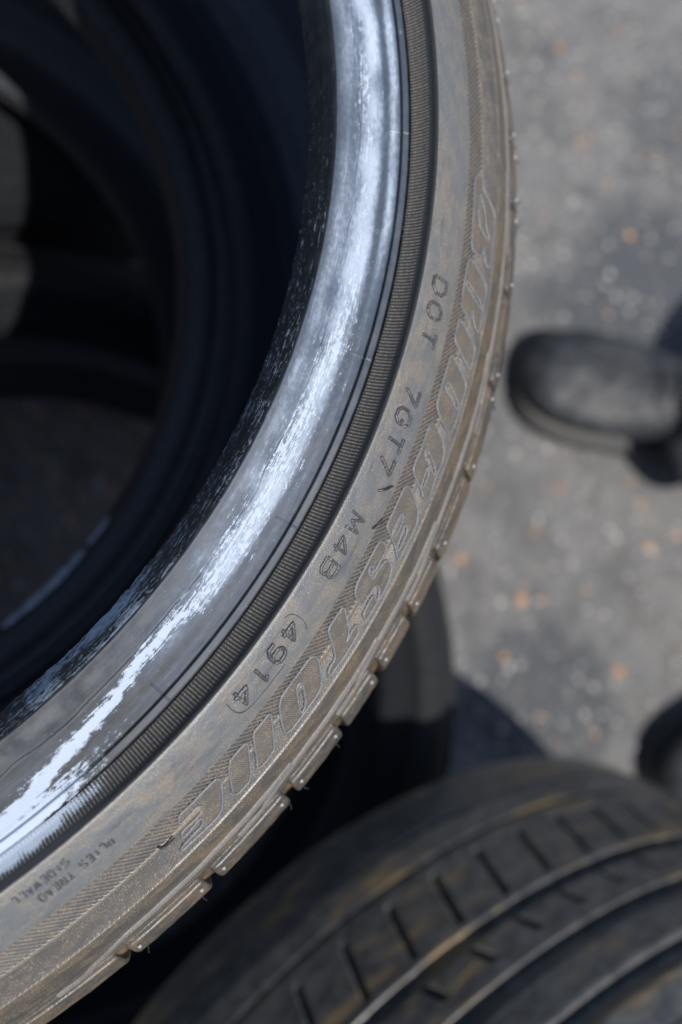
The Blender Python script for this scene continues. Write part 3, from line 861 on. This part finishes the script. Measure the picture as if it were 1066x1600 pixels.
def plain_tyre(name, rb, R, Wd, loc, axis, label, tread="ribs", mats=None, ridges=True, e=None):
    """rb heel radius, R outer radius, Wd heel-to-heel width (mm); local z is the axis, mid-plane at 0"""
    e = e or empty(name, loc)
    q = Vector(axis).normalized().to_track_quat('Z', 'Y')
    e.rotation_mode = 'QUATERNION'; e.rotation_quaternion = q
    tag(e, label, "tyre", "tyres")
    h = Wd / 2
    mb = mats or (M_BLACK, M_BLACK)
    bead = [(rb - 2, h - 21), (rb - 5.6, h - 14.5), (rb - 5.8, h - 12.5), (rb - 5, h - 10.5), (rb - 1, h - 1.2), (rb + .2, h), (rb + 3, h + .6), (rb + 8, h + 1.4), (rb + 14, h + .5), (rb + 18.6, h + 1.5), (rb + 19, h + .6), (rb + 19.6, h + 1.4), (rb + 22, h + 1.3)]
    S = R - rb
    side = [(rb + 22, h + 1.3), (rb + 25.5, h + 5.2), (rb + 27, h + 6.9), (rb + 28.5, h + 6.9)]
    r0, r1 = rb + 28.5, R - 8
    for i in range(1, 21):
        f = i / 20
        rr = r0 + (r1 - r0) * f
        zz = h + 6.9 - 30 * f ** 1.9
        if ridges: zz += 1.1 * max(0, math.sin(f * 17)) ** 3
        side.append((rr, zz))
    sh = [(r1, side[-1][1]), (R - 6.0, h - 26), (R - 4.6, h - 30)]
    ts = np.arange(0, 360, 1.0)
    for sgn in (1, -1):
        f = lambda P: [(r, sgn * z) for r, z in P]
        revolve("bead", dens(f(bead), 2.0), ts, mb[0], e, flip=(sgn < 0))
        revolve("sidewall", dens(f(side + sh[1:]), 2.5), ts, mb[1], e, flip=(sgn < 0))
    inn = [(rb - 2, h - 21), (rb + 6, h - 17), (rb + 20, h - 9), (rb + 32, h - 6), (R - 30, h - 16), (R - 18, h - 34), (R - 14, h - 60), (R - 13.5, 0)]
    inn = inn + [(r, -z) for r, z in inn[::-1][1:]]
    revolve("inner_liner", dens(inn, 5.0), ts, M_LINER, e, flip=True)
    wt = h - 27
    revolve("tread_base", np.array([(R - 6.4, z) for z in np.linspace(h - 28, -(h - 28), 24)]), ts, mb[1], e)
    if tread == "ribs":
        gs = np.linspace(-wt, wt, 6)
        for a, b in zip(gs[:-1], gs[1:]):
            P = [(R - 6.6, b - 3), (R - .9, b - 3), (R, b - 4), (R, a + 4), (R - .9, a + 3), (R - 6.6, a + 3)]
            revolve("tread_rib", dens(P, 6), ts, mb[1], e)
    return e

T2 = plain_tyre("tyre", 215.9, 302, 180, (-0.012, 0.014, -0.292), (0, 0, 1),
                "black middle tyre of the stack, dark bead ring seen through the top tyre's hole", mats=(M_BLACK, M_BLACK2))
# dried white paste smeared on the middle tyre's upper bead
M_PASTE = mat_plain("dried_paste", (0.30, 0.36, 0.46), (0.62, 0.68, 0.78), 0.6, 260, 0.0006)
def paste_smear(t0, t1, ra, rb_, za, zb, nseg=40, seed=1):
    V, F = [], []
    for i in range(nseg + 1):
        f = i / nseg
        t = math.radians(180 + t0 + (t1 - t0) * f)      # the tyre's own frame is turned half round
        w = math.sin(math.pi * f) ** 0.35 * (0.75 + 0.5 * float(vnoise(np.array([f * 9.0]), seed)[0]))
        for k, off in ((0.0, 0.0), (0.25, 0.5), (0.75, 0.5), (1.0, 0.0)):
            g = 0.5 + (k - 0.5) * w
            r = (ra + (rb_ - ra) * g - 0.6 * off) / 1000; z = (za + (zb - za) * g + 0.5 * off) / 1000
            V.append((r * math.cos(t), r * math.sin(t), z))
        if i:
            b = (i - 1) * 4
            for j in range(3): F.append([b + j, b + 4 + j, b + 5 + j, b + 1 + j])
    return link("paste_smear", mesh_np("paste_smear", V, F), M_PASTE, T2)
paste_smear(-51, -37, 213.9, 210.3, 87.8, 80.2, 40, 1)
paste_smear(-60, -54.5, 213.9, 210.8, 87.8, 81.2, 20, 2)
paste_smear(-36.5, -32, 212.9, 211.0, 85.0, 81.5, 16, 3)
T3 = plain_tyre("tyre", 254.0, 322, 200, (0.109, -0.198, -0.503), (0.0, 0.0, 1),
                "black bottom tyre lying on the asphalt, sticking out right of the stack", mats=(M_DEEP, M_BLACK2))

T5 = plain_tyre("tyre", 215.9, 315, 200, (0.03, 0.450, -0.503), (0.0, 0.0, 1),
                "black tyre on the ground behind the bottom tyre, glimpsed deep in the stack's hole", mats=(M_DEEP, M_DEEP))

# leaning worn tyre, tread blocks as pieces
T4N = Vector((0.325, -0.362, 0.873)).normalized()
T4 = plain_tyre("tyre", 215.9, 311.0, 250, (0.440, -0.562, -0.352), T4N,
                "worn tyre with slotted, brown-stained tread, leaning at the lower right", tread="none", mats=(M_BLACK, M_TREAD4), e=T4REF)
def ring_rib(name, u0, u1, R, parent, mat, bev=1.2, drop0=0.0, drop1=0.0):
    P = [(R - 8, u1), (R - bev - drop1, u1), (R - drop1, u1 - bev)] + \
        [(R - drop1 * (1 - f) - drop0 * f, u1 - bev + (u0 + bev - u1 + bev) * f) for f in (0.25, .5, .75)] + \
        [(R - drop0, u0 + bev), (R - bev - drop0, u0), (R - 8, u0)]
    return revolve(name, dens(P, 4.0), np.arange(0, 360, 1.0), mat, parent, attr=None)
R4 = 311.0
ring_rib("shoulder_rib", -108, -70.6, R4, T4, M_TREAD4, 1.0, drop0=6.5, drop1=1.0)
ring_rib("tread_rib", -69.0, -49.6, R4 - 0.3, T4, M_TREAD4, 0.6)
ring_rib("tread_rib", 40.5, 63.5, R4, T4, M_TREAD4, 1.2)
ring_rib("shoulder_rib", 72.0, 104, R4, T4, M_TREAD4, 2.0, drop0=0.5, drop1=7.0)
NB4 = 65
pt = 360.0 / NB4
def quick(name, parts, mat):
    V, F, U, off = [], [], [], 0
    for v, f, u in parts:
        V += v; U += u; F.append(f + off); off += len(v)
    me = mesh_np(name, V, np.vstack(F), U, None, smooth=True)
    me.materials.append(mat)
    return me
slot = math.degrees(2.7 / R4)
def slit_block(u0, u1, sa, sb, skew, wid, nth=40, nu=44, bev=0.8, open0=False):
    """one pitch of a rib with a slanted slit cut into it"""
    us = np.concatenate([[u0, u0], np.linspace(u0 + bev, u1 - bev, nu), [u1, u1]])
    rr = np.concatenate([[R4 - 8, R4 - bev], np.full(nu, R4), [R4 - bev, R4 - 8]])
    L = math.radians(pt) * R4
    xs = np.linspace(0, L, nth)
    X, U = np.meshgrid(xs, us, indexing='ij')
    RR = np.meshgrid(xs, rr, indexing='ij')[1]
    cen = L * 0.5 + skew * (U - (u0 + u1) / 2)
    d = np.abs(X - cen)
    m = sstep(wid / 2 + 0.5, wid / 2 - 0.3, d) * (1.0 if open0 else sstep(sa - .25, sa + .25, U)) * sstep(sb + .25, sb - .25, U)
    RR = np.minimum(RR, R4 - 6.5 * m)
    A = X / R4
    V = np.stack([RR * np.cos(A), RR * np.sin(A), U], -1).reshape(-1, 3) / 1000
    me = mesh_np("tread_block", V, grid_faces(nth, len(us), False), np.stack([A * 0.31, U / 1000], -1).reshape(-1, 2))
    me.materials.append(M_TREAD4)
    return me
blkA = slit_block(-47.5, 0.8, -38.5, -5.0, 0.24, 2.8)
blkB = slit_block(9.0, 32.0, 9.0, 22.0, -0.40, 3.8, 40, 30, 0.7, True)
for i in range(NB4):
    for me, d in ((blkA, 0.0), (blkB, 1.2)):
        o = link("tread_block", me, None, T4)
        o.rotation_euler = (0, 0, math.radians(i * pt + d))
# UV of shared blocks repeats, so a stone is wedged in one slot
def pebble(name, sc, seed):
    r3 = np.random.default_rng(seed)
    V, F = [], []
    n, m = 9, 6
    for j in range(m + 1):
        ph = math.pi * j / m
        for i in range(n):
            a = 2 * math.pi * i / n
            k = 1 + 0.25 * (r3.random() - .5)
            V.append((sc[0] * k * math.sin(ph) * math.cos(a), sc[1] * k * math.sin(ph) * math.sin(a), sc[2] * k * math.cos(ph)))
    for j in range(m):
        for i in range(n):
            F.append((j * n + i, (j + 1) * n + i, (j + 1) * n + (i + 1) % n, j * n + (i + 1) % n))
    me = bpy.data.meshes.new(name); me.from_pydata(V, [], F)
    for p in me.polygons: p.use_smooth = True
    return me
M_STONE = mat_plain("pale_stone", (0.45, 0.45, 0.45), (0.65, 0.64, 0.62), 0.6, 300)

# ------------------------------------------------------------------ grit and leaf crumbs on the asphalt
def scatter(name, count, smin, smax, mat, label, seed, flat=0.5, xr=(-0.8, 1.3), yr=(-0.9, 0.9)):
    r3 = np.random.default_rng(seed)
    ico = np.array([(1, 0, 0), (-1, 0, 0), (0, 1, 0), (0, -1, 0), (0, 0, 1), (0, 0, -1)], float)
    fac = np.array([(0, 2, 4), (2, 1, 4), (1, 3, 4), (3, 0, 4), (2, 0, 5), (1, 2, 5), (3, 1, 5), (0, 3, 5)])
    V, F = [], []
    for i in range(count):
        s = smin + (smax - smin) * r3.random() ** 2.5
        p = np.array([r3.uniform(*xr), r3.uniform(*yr), GZ + s * flat * 0.3])
        j = ico * (0.7 + 0.6 * r3.random((6, 3)) * np.abs(np.sign(ico) + (ico == 0)))
        j = j * s * np.array([1, 0.5 + .5 * r3.random(), flat])
        a = r3.uniform(0, 6.28)
        c, s_ = math.cos(a), math.sin(a)
        j = j @ np.array([[c, s_, 0], [-s_, c, 0], [0, 0, 1]])
        V.append(j + p); F.append(fac + 6 * i)
    me = mesh_np(name, np.vstack(V), np.vstack(F), smooth=False)
    o = link(name, me, mat)
    tag(o, label, None, None, "stuff")
    return o
M_GRIT = mat_plain("grey_grit", (0.16, 0.16, 0.16), (0.42, 0.41, 0.39), 0.8, 90)
M_LEAF = mat_plain("leaf_crumbs", (0.28, 0.14, 0.07), (0.46, 0.26, 0.13), 0.8, 60)
M_PALE = mat_plain("pale_grit", (0.34, 0.33, 0.31), (0.55, 0.53, 0.50), 0.6, 60)
scatter("gravel", 22000, 0.0010, 0.0050, M_GRIT, "fine grey grit strewn over the asphalt", 1)
scatter("leaf_litter", 2000, 0.0015, 0.0070, M_LEAF, "orange-brown leaf crumbs scattered on the asphalt", 2, 0.3)
scatter("pale_gravel", 1600, 0.0012, 0.0050, M_PALE, "pale stone chips scattered on the asphalt", 3)
scatter("leaf_litter", 500, 0.0010, 0.0050, M_LEAF, "reddish crumbs on the ground inside the bottom tyre", 4, 0.3, (-0.1, 0.3), (-0.4, 0.05))

# ------------------------------------------------------------------ person at the right edge: boots and trousers
M_LEATHER = mat_plain("black_leather", (0.014, 0.016, 0.019), (0.036, 0.039, 0.044), 0.55, 28, 0.012, 0.45)
M_SOLE = mat_plain("boot_sole", (0.010, 0.010, 0.011), (0.02, 0.02, 0.02), 0.6, 200)
M_CLOTH = mat_plain("dark_trousers", (0.030, 0.031, 0.035), (0.060, 0.061, 0.066), 0.85, 90, 0.002, 0.2)

def loft(name, rings, mat, parent, cap=True):
    n = len(rings[0])
    V = [p for r in rings for p in r]
    F = []
    for j in range(len(rings) - 1):
        for i in range(n):
            F.append((j * n + i, j * n + (i + 1) % n, (j + 1) * n + (i + 1) % n, (j + 1) * n + i))
    if cap:
        F.append(tuple(range(n))[::-1]); F.append(tuple((len(rings) - 1) * n + i for i in range(n)))
    me = bpy.data.meshes.new(name); me.from_pydata(V, [], F)
    for p in me.polygons: p.use_smooth = True
    o = link(name, me, mat, parent)
    s = o.modifiers.new("sub", 'SUBSURF'); s.levels = 1; s.render_levels = 2
    return o

PERSON = empty("person", (0.86, -0.06, GZ))
tag(PERSON, "person in black boots and dark trousers standing at the right edge", "person")
def boot(toe, heel):
    """boot from toe point to heel point on the ground (world xy)"""
    t = Vector((toe[0], toe[1])); hl = Vector((heel[0], heel[1]))
    d = (hl - t); L = d.length; d.normalize(); s = Vector((-d.y, d.x))
    base = Vector((PERSON.location.x, PERSON.location.y))
    def pt(x, y, z):
        p = t + d * x * L + s * y
        return (p.x - base.x, p.y - base.y, z)
    # half widths along the length
    X = [0.0, 0.03, 0.09, 0.18, 0.30, 0.42, 0.55, 0.68, 0.80, 0.90, 0.97, 1.0]
    WD = [0.012, 0.032, 0.046, 0.053, 0.055, 0.052, 0.045, 0.040, 0.039, 0.037, 0.028, 0.012]
    HT = [0.030, 0.044, 0.056, 0.063, 0.068, 0.076, 0.092, 0.112, 0.125, 0.128, 0.122, 0.110]
    rings, sole = [], []
    for x, w, h in zip(X, WD, HT):
        rg = []
        for k in range(12):
            a = math.pi * 2 * k / 12
            cy, sz = math.cos(a), math.sin(a)
            yy = w * (abs(cy) ** 0.8) * (1 if cy > 0 else -1)
            zz = 0.018 + (h - 0.018) * (0.5 + 0.5 * sz * (abs(sz) ** -0.15 if abs(sz) > 1e-6 else 1))
            if x > 0.5 and sz > 0: yy *= 0.92
            rg.append(pt(x, yy, max(0.016, zz)))
        rings.append(rg)
        so = []
        ww = w + 0.006
        for yy, zz in ((ww, 0.0), (ww + .001, 0.012), (ww - .002, 0.024), (-(ww - .002), 0.024), (-(ww + .001), 0.012), (-ww, 0.0)):
            so.append(pt(x * 1.02 - 0.01, yy, zz))
        sole.append(so)
    e = empty("boot", (0, 0, 0)); e.parent = PERSON
    loft("upper", rings, M_LEATHER, e)
    loft("sole", sole, M_SOLE, e)
    # toe seam and laces
    for i, x in enumerate((0.44, 0.50, 0.56, 0.62)):
        h = np.interp(x, X, HT)
        hair([pt(x, -0.018, h - 0.001), pt(x + .01, 0.0, h + 0.004), pt(x, 0.018, h - 0.001)], 1.8, 1.8, e).name = "lace"
    return e
boot((0.566, 0.108), (0.845, 0.050))
boot((0.706, -0.320), (0.960, -0.205))
def leg(ank, hip, name="trouser_leg"):
    base = Vector(PERSON.location)
    rings = []
    Z = [0.045, 0.06, 0.075, 0.10, 0.125, 0.15, 0.19, 0.26, 0.36, 0.46, 0.52, 0.60, 0.72, 0.84, 0.94]
    RD = [0.066, 0.073, 0.066, 0.074, 0.064, 0.071, 0.066, 0.075, 0.080, 0.078, 0.080, 0.085, 0.092, 0.098, 0.10]
    for j, (z, r) in enumerate(zip(Z, RD)):
        f = (z - Z[0]) / (Z[-1] - Z[0])
        cx = ank[0] + (hip[0] - ank[0]) * f; cy = ank[1] + (hip[1] - ank[1]) * f
        rg = []
        for k in range(20):
            a = 2 * math.pi * k / 20
            fold = 0.007 * math.sin(3 * a + j * 1.7) + 0.005 * math.sin(5 * a - j * 2.3)
            fr = -0.02 * math.cos(a) if j < 3 else 0      # cuff pushed forward over the boot
            rr = r + fold * (1.4 if z < 0.2 else 0.6)
            rg.append((cx + rr * math.cos(a) * (1.15 if j < 4 else 1.0) + fr * 0 - base.x, cy + rr * math.sin(a) - base.y, z))
        rings.append(rg)
    loft(name, rings, M_CLOTH, PERSON)
leg((0.768, 0.050), (1.22, 0.0))
leg((0.925, -0.222), (1.24, -0.16))
